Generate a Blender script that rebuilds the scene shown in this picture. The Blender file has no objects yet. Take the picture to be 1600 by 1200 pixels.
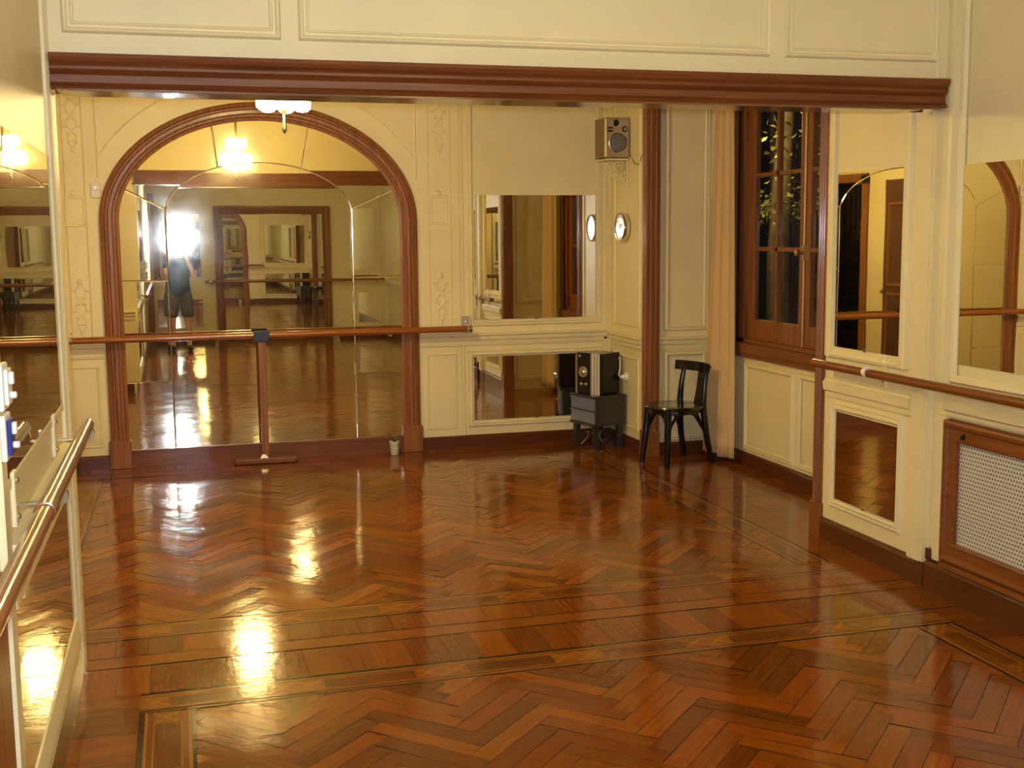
import bpy, bmesh, math, random
from mathutils import Vector, Matrix
random.seed(7)
S = bpy.context.scene
COL = S.collection
PI = math.pi

# room dimensions in metres: X to the right, Y away from the camera, Z up
D, T = 9.42, 4.90            # back wall, opening between the two rooms
XR, XL = 3.51, -0.46         # right wall, left wall of the near room
XA = -1.05                   # left wall of the far room
XN = 4.10                    # window wall of the niche
NF, NN = 8.63, 5.975         # far and near side of the niche
YR = -2.20                   # rear wall behind the photographer
H1, H2 = 3.30, 3.12          # ceiling heights of the near and the far room

# ------------------------------------------------------------------ materials
def nodes_of(name):
    m = bpy.data.materials.new(name); m.use_nodes = True
    nt = m.node_tree; nt.nodes.clear()
    out = nt.nodes.new('ShaderNodeOutputMaterial')
    return m, nt, out
def N(nt, t, **kw):
    n = nt.nodes.new(t)
    for k, v in kw.items():
        if k in n.inputs: n.inputs[k].default_value = v
        else: setattr(n, k, v)
    return n
def L(nt, a, b): nt.links.new(a, b)
def ramp(nt, fac, stops):
    r = nt.nodes.new('ShaderNodeValToRGB')
    e = r.color_ramp.elements
    e[0].position, e[0].color = stops[0][0], (*stops[0][1], 1)
    e[1].position, e[1].color = stops[-1][0], (*stops[-1][1], 1)
    for p, c in stops[1:-1]:
        x = e.new(p); x.color = (*c, 1)
    L(nt, fac, r.inputs[0]); return r.outputs[0]

def plain(name, col, rough=.5, metal=0, coat=0, bump=0, bscale=60, vary=0, vscale=4):
    m, nt, out = nodes_of(name)
    b = N(nt, 'ShaderNodeBsdfPrincipled'); L(nt, b.outputs[0], out.inputs[0])
    b.inputs['Roughness'].default_value = rough; b.inputs['Metallic'].default_value = metal
    b.inputs['Coat Weight'].default_value = coat; b.inputs['Coat Roughness'].default_value = .12
    tc = N(nt, 'ShaderNodeTexCoord')
    if vary:
        n = N(nt, 'ShaderNodeTexNoise', Scale=vscale, Detail=5.0); L(nt, tc.outputs['Object'], n.inputs['Vector'])
        c = ramp(nt, n.outputs['Fac'], [(.3, tuple(x * (1 - vary) for x in col)), (.7, tuple(min(1, x * (1 + vary)) for x in col))])
        L(nt, c, b.inputs['Base Color'])
    else: b.inputs['Base Color'].default_value = (*col, 1)
    if bump:
        n2 = N(nt, 'ShaderNodeTexNoise', Scale=bscale, Detail=3.0); L(nt, tc.outputs['Object'], n2.inputs['Vector'])
        bp = N(nt, 'ShaderNodeBump', Strength=bump, Distance=.01); L(nt, n2.outputs['Fac'], bp.inputs['Height'])
        L(nt, bp.outputs[0], b.inputs['Normal'])
    return m

def wood(name, c0, c1, axis='Z', rough=.45, coat=.12):
    m, nt, out = nodes_of(name)
    b = N(nt, 'ShaderNodeBsdfPrincipled'); L(nt, b.outputs[0], out.inputs[0])
    b.inputs['Roughness'].default_value = rough; b.inputs['Coat Weight'].default_value = coat; b.inputs['Coat Roughness'].default_value = .15
    tc = N(nt, 'ShaderNodeTexCoord'); mp = N(nt, 'ShaderNodeMapping')
    sc = {'X': (1.2, 26, 26), 'Y': (26, 1.2, 26), 'Z': (26, 26, 1.2)}[axis]
    mp.inputs['Scale'].default_value = sc
    L(nt, tc.outputs['Object'], mp.inputs['Vector'])
    n = N(nt, 'ShaderNodeTexNoise', Scale=1.6, Detail=6.0, Roughness=.65); L(nt, mp.outputs[0], n.inputs['Vector'])
    c = ramp(nt, n.outputs['Fac'], [(.3, c0), (.5, tuple((a + d) / 2 for a, d in zip(c0, c1))), (.72, c1)])
    L(nt, c, b.inputs['Base Color'])
    bp = N(nt, 'ShaderNodeBump', Strength=.12, Distance=.004); L(nt, n.outputs['Fac'], bp.inputs['Height']); L(nt, bp.outputs[0], b.inputs['Normal'])
    return m

def mirror_mat(name, tint, haze):
    m, nt, out = nodes_of(name)
    g1 = N(nt, 'ShaderNodeBsdfGlossy', Roughness=0.0); g1.inputs['Color'].default_value = (*tint, 1)
    g2 = N(nt, 'ShaderNodeBsdfGlossy', Roughness=.10); g2.inputs['Color'].default_value = (.85, .85, .80, 1)
    tc = N(nt, 'ShaderNodeTexCoord')
    n = N(nt, 'ShaderNodeTexNoise', Scale=5.0, Detail=6.0, Roughness=.7); L(nt, tc.outputs['Object'], n.inputs['Vector'])
    mr = N(nt, 'ShaderNodeMapRange'); mr.inputs['From Min'].default_value = .42; mr.inputs['From Max'].default_value = .72
    mr.inputs['To Min'].default_value = haze * .5; mr.inputs['To Max'].default_value = haze * 2.2
    L(nt, n.outputs['Fac'], mr.inputs['Value'])
    w = N(nt, 'ShaderNodeTexNoise', Scale=2.2, Detail=1.0); L(nt, tc.outputs['Object'], w.inputs['Vector'])
    bp = N(nt, 'ShaderNodeBump', Strength=.02, Distance=.01); L(nt, w.outputs['Fac'], bp.inputs['Height']); L(nt, bp.outputs[0], g1.inputs['Normal'])
    mx = N(nt, 'ShaderNodeMixShader'); L(nt, mr.outputs[0], mx.inputs[0]); L(nt, g1.outputs[0], mx.inputs[1]); L(nt, g2.outputs[0], mx.inputs[2])
    L(nt, mx.outputs[0], out.inputs[0]); return m

def emit(name, col, s):
    m, nt, out = nodes_of(name)
    e = N(nt, 'ShaderNodeEmission', Strength=s); e.inputs['Color'].default_value = (*col, 1)
    L(nt, e.outputs[0], out.inputs[0]); return m

def floor_mat():
    m, nt, out = nodes_of('varnished_parquet')
    b = N(nt, 'ShaderNodeBsdfPrincipled'); L(nt, b.outputs[0], out.inputs[0])
    at = N(nt, 'ShaderNodeAttribute'); at.attribute_name = 'tone'
    uv = N(nt, 'ShaderNodeUVMap'); uv.uv_map = 'grain'
    mp = N(nt, 'ShaderNodeMapping'); mp.inputs['Scale'].default_value = (5, 60, 1); L(nt, uv.outputs[0], mp.inputs['Vector'])
    n = N(nt, 'ShaderNodeTexNoise', Scale=1.0, Detail=5.0, Roughness=.6); L(nt, mp.outputs[0], n.inputs['Vector'])
    g = ramp(nt, n.outputs['Fac'], [(.28, (.74, .68, .62)), (.7, (1.16, 1.16, 1.14))])
    mu = N(nt, 'ShaderNodeMix', data_type='RGBA', blend_type='MULTIPLY'); mu.inputs[0].default_value = 1
    L(nt, at.outputs['Color'], mu.inputs[6]); L(nt, g, mu.inputs[7])
    L(nt, mu.outputs[2], b.inputs['Base Color'])
    b.inputs['Roughness'].default_value = .42
    b.inputs['Specular IOR Level'].default_value = .0
    b.inputs['Coat Weight'].default_value = 1.0
    b.inputs['Coat IOR'].default_value = 1.48
    tc = N(nt, 'ShaderNodeTexCoord')
    r0 = N(nt, 'ShaderNodeTexNoise', Scale=3.0, Detail=4.0); L(nt, tc.outputs['Object'], r0.inputs['Vector'])
    rr = N(nt, 'ShaderNodeMapRange'); rr.inputs['To Min'].default_value = .06; rr.inputs['To Max'].default_value = .15
    L(nt, r0.outputs['Fac'], rr.inputs['Value']); L(nt, rr.outputs[0], b.inputs['Coat Roughness'])
    b1 = N(nt, 'ShaderNodeTexNoise', Scale=28.0, Detail=3.0); L(nt, tc.outputs['Object'], b1.inputs['Vector'])
    bp = N(nt, 'ShaderNodeBump', Strength=.09, Distance=.006); L(nt, b1.outputs['Fac'], bp.inputs['Height'])
    bq = N(nt, 'ShaderNodeBump', Strength=.025, Distance=.002); L(nt, n.outputs['Fac'], bq.inputs['Height']); L(nt, bp.outputs[0], bq.inputs['Normal'])
    L(nt, bq.outputs[0], b.inputs['Coat Normal']); L(nt, bq.outputs[0], b.inputs['Normal'])
    return m

def perforated_mat():
    m, nt, out = nodes_of('perforated_sheet')
    b = N(nt, 'ShaderNodeBsdfPrincipled', Roughness=.5); L(nt, b.outputs[0], out.inputs[0])
    tc = N(nt, 'ShaderNodeTexCoord'); sp = N(nt, 'ShaderNodeSeparateXYZ'); L(nt, tc.outputs['Object'], sp.inputs[0])
    def math_(op, a, c=None):
        x = N(nt, 'ShaderNodeMath', operation=op)
        for i, v in enumerate((a, c)):
            if v is None: continue
            if isinstance(v, (int, float)): x.inputs[i].default_value = v
            else: L(nt, v, x.inputs[i])
        return x.outputs[0]
    p = .019
    v = math_('DIVIDE', sp.outputs['Z'], p); row = math_('FLOOR', v)
    sh = math_('MULTIPLY', math_('MODULO', math_('ADD', row, 200), 2), .5)
    u = math_('ADD', math_('DIVIDE', sp.outputs['Y'], p), sh)
    fu = math_('SUBTRACT', math_('FRACT', u), .5); fv = math_('SUBTRACT', math_('FRACT', v), .5)
    d = math_('SQRT', math_('ADD', math_('MULTIPLY', fu, fu), math_('MULTIPLY', fv, fv)))
    hole = math_('LESS_THAN', d, .27)
    mx = N(nt, 'ShaderNodeMix', data_type='RGBA'); L(nt, hole, mx.inputs[0])
    mx.inputs[6].default_value = (.62, .60, .52, 1); mx.inputs[7].default_value = (.10, .08, .06, 1)
    L(nt, mx.outputs[2], b.inputs['Base Color']); return m

def glass_mat():
    m, nt, out = nodes_of('window_glass')
    t = N(nt, 'ShaderNodeBsdfTransparent'); t.inputs[0].default_value = (.93, .95, .93, 1)
    g = N(nt, 'ShaderNodeBsdfGlossy', Roughness=.0)
    mx = N(nt, 'ShaderNodeMixShader'); mx.inputs[0].default_value = .06; L(nt, t.outputs[0], mx.inputs[1]); L(nt, g.outputs[0], mx.inputs[2])
    L(nt, mx.outputs[0], out.inputs[0]); return m

M = dict(
    cream=plain('cream_paint', (.80, .70, .41), .45, bump=.05, bscale=40, vary=.04, vscale=3),
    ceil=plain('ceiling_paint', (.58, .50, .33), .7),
    panelwhite=plain('pale_paint', (.90, .85, .74), .4),
    mahog=wood('mahogany', (.15, .044, .007), (.34, .120, .020)),
    mahogx=wood('mahogany_lengthwise', (.105, .024, .004), (.225, .064, .009), 'X', .5, .08),
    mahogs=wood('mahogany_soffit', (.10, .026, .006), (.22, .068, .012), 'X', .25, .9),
    mahogy=wood('mahogany_along_wall', (.13, .034, .006), (.29, .092, .015), 'Y'),
    base=wood('dark_skirting', (.065, .014, .003), (.13, .034, .007), 'X', .3),
    basey=wood('dark_skirting_side', (.065, .014, .003), (.13, .034, .007), 'Y', .3),
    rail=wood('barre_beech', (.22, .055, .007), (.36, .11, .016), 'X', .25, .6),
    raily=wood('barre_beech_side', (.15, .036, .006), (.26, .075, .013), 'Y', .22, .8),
    floor=floor_mat(),
    gap=plain('floor_gap', (.02, .008, .004), .6),
    mir=mirror_mat('old_mirror', (.82, .80, .68), .05),
    mir2=mirror_mat('wall_mirror_silver', (.84, .83, .74), .015),
    seat=plain('black_seat_lacquer', (.010, .007, .005), .2, 0, .8),
    brass=plain('dull_brass', (.55, .40, .16), .35, 1),
    chrome=plain('chrome', (.75, .74, .70), .18, 1),
    silver=plain('silver_plastic', (.55, .50, .42), .35, .6),
    white=plain('white_plastic', (.85, .83, .76), .35),
    blue=plain('blue_plastic', (.02, .03, .22), .35),
    black=plain('black_lacquer', (.004, .0035, .0035), .16),
    blackm=plain('black_plastic', (.006, .006, .006), .35),
    grey=plain('grey_blue_laminate', (.032, .030, .032), .3, 0, .4, vary=.15),
    cone=plain('speaker_cloth', (.15, .14, .15), .6),
    bright=plain('bright_silver', (.80, .76, .70), .3, .3), drawer=plain('grey_blue_drawer', (.15, .18, .27), .3, 0, .5),
    champagne=plain('champagne_plastic', (.42, .33, .22), .4, .25),
    bronze=plain('olive_plastic', (.22, .15, .06), .5),
    curtain=plain('tan_curtain', (.64, .44, .21), .9, bump=.1, bscale=300),
    clockw=plain('clock_face', (.93, .94, .97), .25, 0, 1.0), inkgrey=plain('clock_ink', (.42, .42, .46), .5),
    perf=perforated_mat(), glass=glass_mat(),
    pot=plain('white_ceramic', (.75, .70, .58), .35), soil=plain('potting_soil', (.05, .03, .015), .9),
    leaf=plain('green_leaf', (.07, .16, .03), .5), leaf2=plain('garden_leaf', (.30, .26, .04), .6, vary=.4, vscale=6),
    bark=plain('tree_bark', (.16, .11, .05), .9, bump=.6, bscale=20, vary=.4, vscale=8),
    night=plain('night_ground', (.02, .022, .015), .9),
    skin=plain('skin', (.55, .30, .20), .5), shirt=plain('navy_cotton', (.018, .03, .055), .8), shorts=plain('khaki_cotton', (.085, .075, .045), .85),
    hair=plain('dark_hair', (.02, .013, .008), .6), shoe=plain('dark_leather', (.03, .02, .015), .5),
    lamp=emit('lit_lamp_glass', (1.0, .75, .31), 64), lamp2=emit('lit_lamp_glass_bright', (1.0, .76, .34), 15),
    lampu=emit('lit_lamp_glass_upper', (1.0, .75, .31), 30),
    flash=emit('flash_tube', (.80, .88, 1.0), 1450),
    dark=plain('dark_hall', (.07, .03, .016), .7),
    step=wood('stair_wood', (.06, .018, .008), (.13, .04, .015), 'X'),
)

# ------------------------------------------------------------------ mesh helpers
class MB:
    def __init__(s): s.bm = bmesh.new(); s.smooth = False
    def face(s, vs):
        try: return s.bm.faces.new(vs)
        except ValueError: return None
    def box(s, x0, x1, y0, y1, z0, z1, mat=None):
        P = [(x, y, z) for x in (x0, x1) for y in (y0, y1) for z in (z0, z1)]
        if mat is not None: P = [mat @ Vector(p) for p in P]
        v = [s.bm.verts.new(p) for p in P]
        for f in ((0, 1, 3, 2), (4, 6, 7, 5), (0, 4, 5, 1), (2, 3, 7, 6), (0, 2, 6, 4), (1, 5, 7, 3)): s.face([v[i] for i in f])
        return s
    def loft(s, rings, close=True, caps=True):
        R = [[s.bm.verts.new(p) for p in r] for r in rings]
        n = len(R[0])
        for a, b in zip(R[:-1], R[1:]):
            for i in range(n if close else n - 1):
                j = (i + 1) % n
                s.face([a[i], a[j], b[j], b[i]])
        if caps and close:
            s.face(R[0][::-1]); s.face(R[-1])
        return R
    def tube(s, pts, r, n=10, caps=True):
        pts = [Vector(p) for p in pts]
        rs = r if isinstance(r, (list, tuple)) else [r] * len(pts)
        rings = []; up = None
        for i, p in enumerate(pts):
            a = pts[max(i - 1, 0)]; b = pts[min(i + 1, len(pts) - 1)]
            t = (b - a).normalized()
            if up is None: up = Vector((0, 0, 1)) if abs(t.z) < .9 else Vector((1, 0, 0))
            u = t.cross(up).normalized(); w = u.cross(t).normalized(); up = w
            rings.append([p + (u * math.cos(2 * PI * k / n) + w * math.sin(2 * PI * k / n)) * rs[i] for k in range(n)])
        s.loft(rings, True, caps); s.smooth = True; return s
    def lathe(s, prof, origin=(0, 0, 0), axis=(0, 0, 1), n=24):
        o = Vector(origin); a = Vector(axis).normalized()
        u = a.orthogonal().normalized(); w = a.cross(u)
        rings = [[o + a * z + (u * math.cos(2 * PI * k / n) + w * math.sin(2 * PI * k / n)) * max(r, 1e-4) for k in range(n)] for r, z in prof]
        s.loft(rings, True, True); s.smooth = True; return s
    def ball(s, c, r, sc=(1, 1, 1), seg=12, rot=None):
        m = Matrix.Translation(c) @ (rot if rot is not None else Matrix.Identity(4)) @ Matrix.Diagonal((*sc, 1))
        bmesh.ops.create_uvsphere(s.bm, u_segments=seg, v_segments=max(6, seg // 2 + 2), radius=r, matrix=m); s.smooth = True; return s
    def build(s, name, mat, parent=None, kind=None, bevel=0, loc=None, rotz=0):
        bmesh.ops.recalc_face_normals(s.bm, faces=s.bm.faces[:])
        me = bpy.data.meshes.new(name); 
        if s.smooth:
            for f in s.bm.faces: f.smooth = True
        s.bm.to_mesh(me); s.bm.free()
        for mm in (mat if isinstance(mat, (list, tuple)) else [mat]): me.materials.append(mm)
        if s.smooth: me.set_sharp_from_angle(angle=math.radians(38))
        o = bpy.data.objects.new(name, me); COL.objects.link(o)
        if parent is not None: o.parent = parent
        if loc is not None: o.location = loc
        if rotz: o.rotation_euler = (0, 0, rotz)
        if kind: o['kind'] = kind
        if bevel:
            b = o.modifiers.new('bevel', 'BEVEL'); b.width = bevel; b.segments = 2; b.limit_method = 'ANGLE'; b.angle_limit = math.radians(40)
        return o
def thing(name, label, cat, loc=(0, 0, 0), rotz=0, group=None):
    o = bpy.data.objects.new(name, None); COL.objects.link(o)
    o.empty_display_size = .05
    o.location = loc; o.rotation_euler = (0, 0, rotz); o['label'] = label; o['category'] = cat
    if group: o['group'] = group
    return o
def tag(o, label, cat, group=None):
    o['label'] = label; o['category'] = cat
    if group: o['group'] = group
    return o
class PB(MB):
    """mesh written in world coordinates and stored relative to its thing's base"""
    def build(s, name, mat, parent=None, **kw):
        if parent is not None:
            q = parent; off = Vector(q.location)
            while q.parent is not None: q = q.parent; off += Vector(q.location)
            bmesh.ops.translate(s.bm, verts=s.bm.verts[:], vec=-off)
        return super().build(name, mat, parent, **kw)
# wall maps: (along, height, out of the wall) -> world
back = lambda u, v, h: (u, D - h, v)
right = lambda u, v, h: (XR - h, u, v)
left = lambda u, v, h: (XL + h, u, v)
front = lambda u, v, h: (u, T - h, v)
nfar = lambda u, v, h: (u, NF - h, v)
nnear = lambda u, v, h: (u, NN + h, v)
nwin = lambda u, v, h: (XN - h, u, v)
rear = lambda u, v, h: (u, YR + h, v)
aleft = lambda u, v, h: (XA + h, u, v)
stub = lambda u, v, h: (u, T + .12 + h, v)

def frame(mb, mp, u0, u1, v0, v1, prof):
    rings = []
    for o, h in prof:
        rings.append([Vector(mp(u0 - o, v0 - o, h)), Vector(mp(u1 + o, v0 - o, h)), Vector(mp(u1 + o, v1 + o, h)), Vector(mp(u0 - o, v1 + o, h))])
    mb.loft(rings, True, False); return mb
def strip(mb, mp, u0, u1, prof, vertical=False):
    """prism along the wall; prof = closed list of (height, out)"""
    if vertical: rings = [[Vector(mp(a, u, h)) for a, h in prof] for u in (u0, u1)]
    else: rings = [[Vector(mp(u, a, h)) for a, h in prof] for u in (u0, u1)]
    mb.loft(rings, True, True); return mb
def slab(mb, mp, u0, u1, v0, v1, h0, h1):
    strip(mb, mp, u0, u1, [(v0, h0), (v1, h0), (v1, h1), (v0, h1)]); return mb
MOULD = [(.0, .004), (.0, .012), (.008, .020), (.014, .020), (.018, .012), (.030, .012), (.034, .018), (.040, .010), (.044, .0)]
THIN = [(.0, .0), (.003, .006), (.010, .009), (.017, .006), (.020, .0)]
RAIL = lambda z: [(z - .11, 0), (z - .105, .010), (z - .085, .014), (z - .07, .014), (z - .06, .022), (z - .045, .026), (z - .03, .026), (z - .02, .040), (z - .004, .042), (z, .036), (z, 0)]
ntrim = [0]
def trim(mb, mat=None):
    ntrim[0] += 1
    return mb.build('trim_%d' % ntrim[0], mat or M['cream'], kind='structure')

# ------------------------------------------------------------------ floor
def clip(poly, x0, x1, y0, y1):
    def cut(P, ins, inter):
        R = []
        for i in range(len(P)):
            a, b = P[i], P[(i + 1) % len(P)]
            if ins(a):
                R.append(a)
                if not ins(b): R.append(inter(a, b))
            elif ins(b): R.append(inter(a, b))
        return R
    def ix(x): return lambda a, b: tuple(a[k] + (b[k] - a[k]) * (x - a[0]) / (b[0] - a[0]) for k in range(4))
    def iy(y): return lambda a, b: tuple(a[k] + (b[k] - a[k]) * (y - a[1]) / (b[1] - a[1]) for k in range(4))
    for ins, it in ((lambda p: p[0] >= x0, ix(x0)), (lambda p: p[0] <= x1, ix(x1)), (lambda p: p[1] >= y0, iy(y0)), (lambda p: p[1] <= y1, iy(y1))):
        poly = cut(poly, ins, it)
        if len(poly) < 3: return []
    return poly
fb = bmesh.new()
tone = fb.loops.layers.float_color.new('tone'); uvl = fb.loops.layers.uv.new('grain')
RED, LIGHT, DARK = (.205, .051, .0025), (.34, .125, .010), (.024, .009, .004)
def plank(P, col, jit=.25, tilt=.0006):
    """P = list of (x, y, u, v)"""
    if len(P) < 3: return
    k = 1 + random.uniform(-jit, jit); hue = 1 + random.uniform(-.12, .12)
    c = (col[0] * k, col[1] * k * hue, col[2] * k, 1)
    cx = sum(p[0] for p in P) / len(P); cy = sum(p[1] for p in P) / len(P)
    ax, ay = random.uniform(-1, 1) * tilt / .07, random.uniform(-1, 1) * tilt / .07
    ou, ov = random.random() * 9, random.random() * 9
    vs = [fb.verts.new((p[0], p[1], max(-.0012, min(.0012, (p[0] - cx) * ax + (p[1] - cy) * ay)))) for p in P]
    f = fb.faces.new(vs)
    if f.normal.z < 0: pass
    for l, p in zip(f.loops, P):
        l[tone] = c; l[uvl].uv = (p[2] + ou, p[3] + ov)
def herring(x0, x1, y0, y1, Lp=.425, W=.085, ang=PI / 4, col=RED):
    ca, sa = math.cos(ang), math.sin(ang); cx, cy = (x0 + x1) / 2, (y0 + y1) / 2
    R = math.hypot(x1 - x0, y1 - y0) / 2 + Lp; g = .0012
    k = int(Lp / W)
    n = int(R / W) + 2
    # herringbone lattice: unit (i, j) steps of W; each cell column shifts by one
    for i in range(-2 * n, 2 * n):
        for j in range(-n // k - 3, n // k + 4):
            ox, oy = i * W + j * Lp, i * W - j * Lp   # two families on one lattice
            for fam in (0, 1):
                if fam == 0: a0, b0, la, lb = ox, oy, Lp, W
                else: a0, b0, la, lb = ox, oy + W, W, Lp
                if fam == 1: b0 = oy + W
                if abs(a0) > R + Lp or abs(b0) > R + Lp: continue
                Q = [(a0 + g, b0 + g), (a0 + la - g, b0 + g), (a0 + la - g, b0 + lb - g), (a0 + g, b0 + lb - g)]
                P = []
                for a, b in Q:
                    u, v = (a, b) if fam == 0 else (b, a)
                    P.append((cx + a * ca - b * sa, cy + a * sa + b * ca, u, v))
                plank(clip(P, x0, x1, y0, y1), col, .36)
def rectp(x0, x1, y0, y1, col, along='x', jit=.2, g=.0008):
    x0 += g; x1 -= g; y0 += g; y1 -= g
    P = [(x0, y0), (x1, y0), (x1, y1), (x0, y1)]
    plank([(x, y, *((x, y) if along == 'x' else (y, x))) for x, y in P], col, jit, .0002)
def bandx(x0, x1, y0, y1, w, col=RED):
    """short planks laid across the band, running in y"""
    x = x0
    while x < x1 - .01:
        e = min(x1, x + w * random.uniform(.85, 1.25)); rectp(x, e, y0, y1, col, 'y', .3); x = e
def bandy(x0, x1, y0, y1, w, col=RED):
    y = y0
    while y < y1 - .01:
        e = min(y1, y + w * random.uniform(.85, 1.25)); rectp(x0, x1, y, e, col, 'x', .3); y = e
def inlay(a0, a1, b0, b1, horiz, flip):
    """inlaid border: dark line, light strips, red panels parted by light lozenges"""
    w = b1 - b0
    def R_(s0, s1, t0, t1, col, jit=.12):
        if flip: t0, t1 = w - t1, w - t0
        if horiz: rectp(s0, s1, b0 + t0, b0 + t1, col, 'x', jit, .0004)
        else: rectp(b0 + t0, b0 + t1, s0, s1, col, 'y', jit, .0004)
    R_(a0, a1, 0, .020, DARK); R_(a0, a1, w - .014, w, DARK)
    R_(a0, a1, .020, .032, LIGHT); R_(a0, a1, .032, .050, RED); R_(a0, a1, w - .028, w - .014, LIGHT); R_(a0, a1, w - .046, w - .028, RED)
    t0, t1 = .050, w - .046
    n = max(1, round((a1 - a0) / .62)); st = (a1 - a0) / n
    for i in range(n):
        s0, s1 = a0 + i * st, a0 + (i + 1) * st
        zl = .11
        R_(s0, s0 + zl, t0, t1, (.25, .075, .006), .1)
        R_(s1 - zl, s1, t0, t1, (.25, .075, .006), .1)
        R_(s0 + zl, s1 - zl, t0, t0 + .007, LIGHT); R_(s0 + zl, s1 - zl, t1 - .007, t1, LIGHT)
        R_(s0 + zl, s1 - zl, t0 + .007, t1 - .007, (.15, .040, .004), .2)
        for q in (-1, 1):      # crossing light strings
            for (sa, sb) in ((s0, s0 + zl), (s1 - zl, s1)):
                c = t1 - t0; m_ = 8
                for e in range(m_):
                    f0, f1 = e / m_, (e + 1) / m_
                    tt = t0 + (c - .012) * (f0 if q > 0 else 1 - f1)
                    # short pieces make the diagonal; raised a hair above the ground of the crossing
                    x_0, x_1 = sa + (sb - sa) * f0, sa + (sb - sa) * f1
                    ta, tb = tt, tt + .012
                    if flip: ta, tb = w - tb, w - ta
                    PP = [(x_0, ta), (x_1, ta + (c / m_ if q > 0 else -c / m_) * (1 if not flip else -1) * 0), (x_1, tb), (x_0, tb)]
                    if horiz: Q = [(s, b0 + t) for s, t in PP]
                    else: Q = [(b0 + t, s) for s, t in PP][::-1]
                    vs = [fb.verts.new((x, y, .0004)) for x, y in Q]; f = fb.faces.new(vs)
                    for l, (x, y) in zip(f.loops, Q): l[tone] = (*LIGHT, 1); l[uvl].uv = (x, y)
# near room
NX0, NX1, NY1 = -.012, 3.09, 4.405
NY0 = YR + .53
herring(NX0, NX1, NY0, NY1)
inlay(NX0 - .20, NX1 + .20, NY1, NY1 + .205, True, True)
inlay(NX0 - .20, NX1 + .20, NY0 - .205, NY0, True, False)
inlay(NY0, NY1, NX0 - .20, NX0, False, False)
inlay(NY0, NY1, NX1, NX1 + .20, False, True)
bandy(XL, NX0 - .20, YR, 4.61, .075); bandy(NX1 + .20, XR, YR, 4.61, .075)
bandx(NX0 - .2, NX1 + .2, YR, NY0 - .205, .075)
bandx(XL, XR, 4.61, 4.925, .14)
# threshold boards and the far room
for a, b in ((XA, .2), (.2, 1.35), (1.35, 2.5), (2.5, XR)): rectp(a, b, 4.932, 5.055, (.23, .064, .005), 'x', .12)
bandx(XA, XR, 5.06, 5.27, .15)
AX0, AX1, AY0, AY1 = -.60, 3.09, 5.475, 9.0
inlay(AX0 - .20, AX1 + .20, 5.27, AY0, True, False)
inlay(AX0 - .20, AX1 + .20, AY1, AY1 + .205, True, True)
inlay(AY0, AY1, AX0 - .20, AX0, False, False)
inlay(AY0, AY1, AX1, AX1 + .20, False, True)
herring(AX0, AX1, AY0, AY1, col=(.220, .064, .0035))
bandy(XA, AX0 - .2, 5.27, D, .075); bandx(AX0 - .2, AX1 + .2, AY1 + .205, D, .075); bandy(AX1 + .2, XR, 5.27, D, .075)
bandy(XR, XN, NN, NF, .09)
bandy(-3.6, XA, 1.8, 7.6, .12, (.06, .02, .005))
# slab below the boards
for (x0, x1, y0, y1) in ((XA - .1, XN + .1, YR - .1, D + .1), (-3.6, XA - .1, 1.8, 7.6)):
    P = [(x0, y0), (x1, y0), (x1, y1), (x0, y1)]
    vs = [fb.verts.new((x, y, -.004)) for x, y in P]; f = fb.faces.new(vs); f.material_index = 1
    vs = [fb.verts.new((x, y, -.12)) for x, y in P]; g_ = fb.faces.new(vs[::-1]); g_.material_index = 1
for f in fb.faces:
    f.normal_update()
    if f.normal.z < 0 and f.calc_center_median().z > -.05: f.normal_flip()
me = bpy.data.meshes.new('floor'); fb.to_mesh(me); fb.free()
me.materials.append(M['floor']); me.materials.append(M['gap'])
o = bpy.data.objects.new('floor', me); COL.objects.link(o); o['kind'] = 'structure'

# ------------------------------------------------------------------ walls and ceilings
def wallbox(name, boxes, mat=None):
    b = MB()
    for x in boxes: b.box(*x)
    return b.build(name, mat or M['cream'], kind='structure')
wallbox('wall_back', [(XA - .12, XR + .1, D, D + .15, 0, H2)])
wallbox('wall_right', [(XR, XR + .10, NF + .0, D, 0, H2), (XR, XR + .10, T, NN, 0, H2), (XR, XR + .10, YR - .1, T, 0, H1)])
wallbox('wall_niche_far', [(XR + .10, XN + .1, NF, NF + .1, 0, H2)])
wallbox('wall_niche_near', [(XR + .10, XN + .1, NN - .1, NN, 0, H2)])
WY0, WY1, WZ0, WZ1 = 6.36, 8.24, .90, 2.86
wallbox('wall_niche_window', [(XN, XN + .14, NN, WY0, 0, H2), (XN, XN + .14, WY1, NF, 0, H2), (XN, XN + .14, WY0, WY1, 0, WZ0), (XN, XN + .14, WY0, WY1, WZ1, H2)])
wallbox('wall_left', [(XL - .10, XL, YR - .1, T, 0, H1)])
DY0, DY1, DZ = 5.08, 6.02, 2.35
wallbox('wall_far_left', [(XA - .12, XA, T + .12, DY0, 0, H2), (XA - .12, XA, DY1, D, 0, H2), (XA - .12, XA, DY0, DY1, DZ, H2)])
wallbox('wall_partition', [(XL, XR, T, T + .12, 2.33, H1), (XA - .12, XL + .002, T, T + .12, 0, H1)])
wallbox('wall_rear', [(XL - .1, XR + .1, YR - .12, YR, 0, H1)])
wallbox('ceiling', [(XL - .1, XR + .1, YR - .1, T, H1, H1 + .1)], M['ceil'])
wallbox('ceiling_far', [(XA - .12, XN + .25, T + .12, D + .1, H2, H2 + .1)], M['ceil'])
wallbox('wall_hall', [(-3.7, -3.6, 1.8, 7.6, 0, 3.2), (-3.6, XA - .12, 7.6, 7.7, 0, 3.2), (-3.6, XA - .12, 1.7, 1.8, 0, 3.2), (XA - .12, XA - .02, 1.8, T, 0, 3.2), (-3.7, XA - .12, 1.7, 7.7, 3.2, 3.3)], M['dark'])

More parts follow.
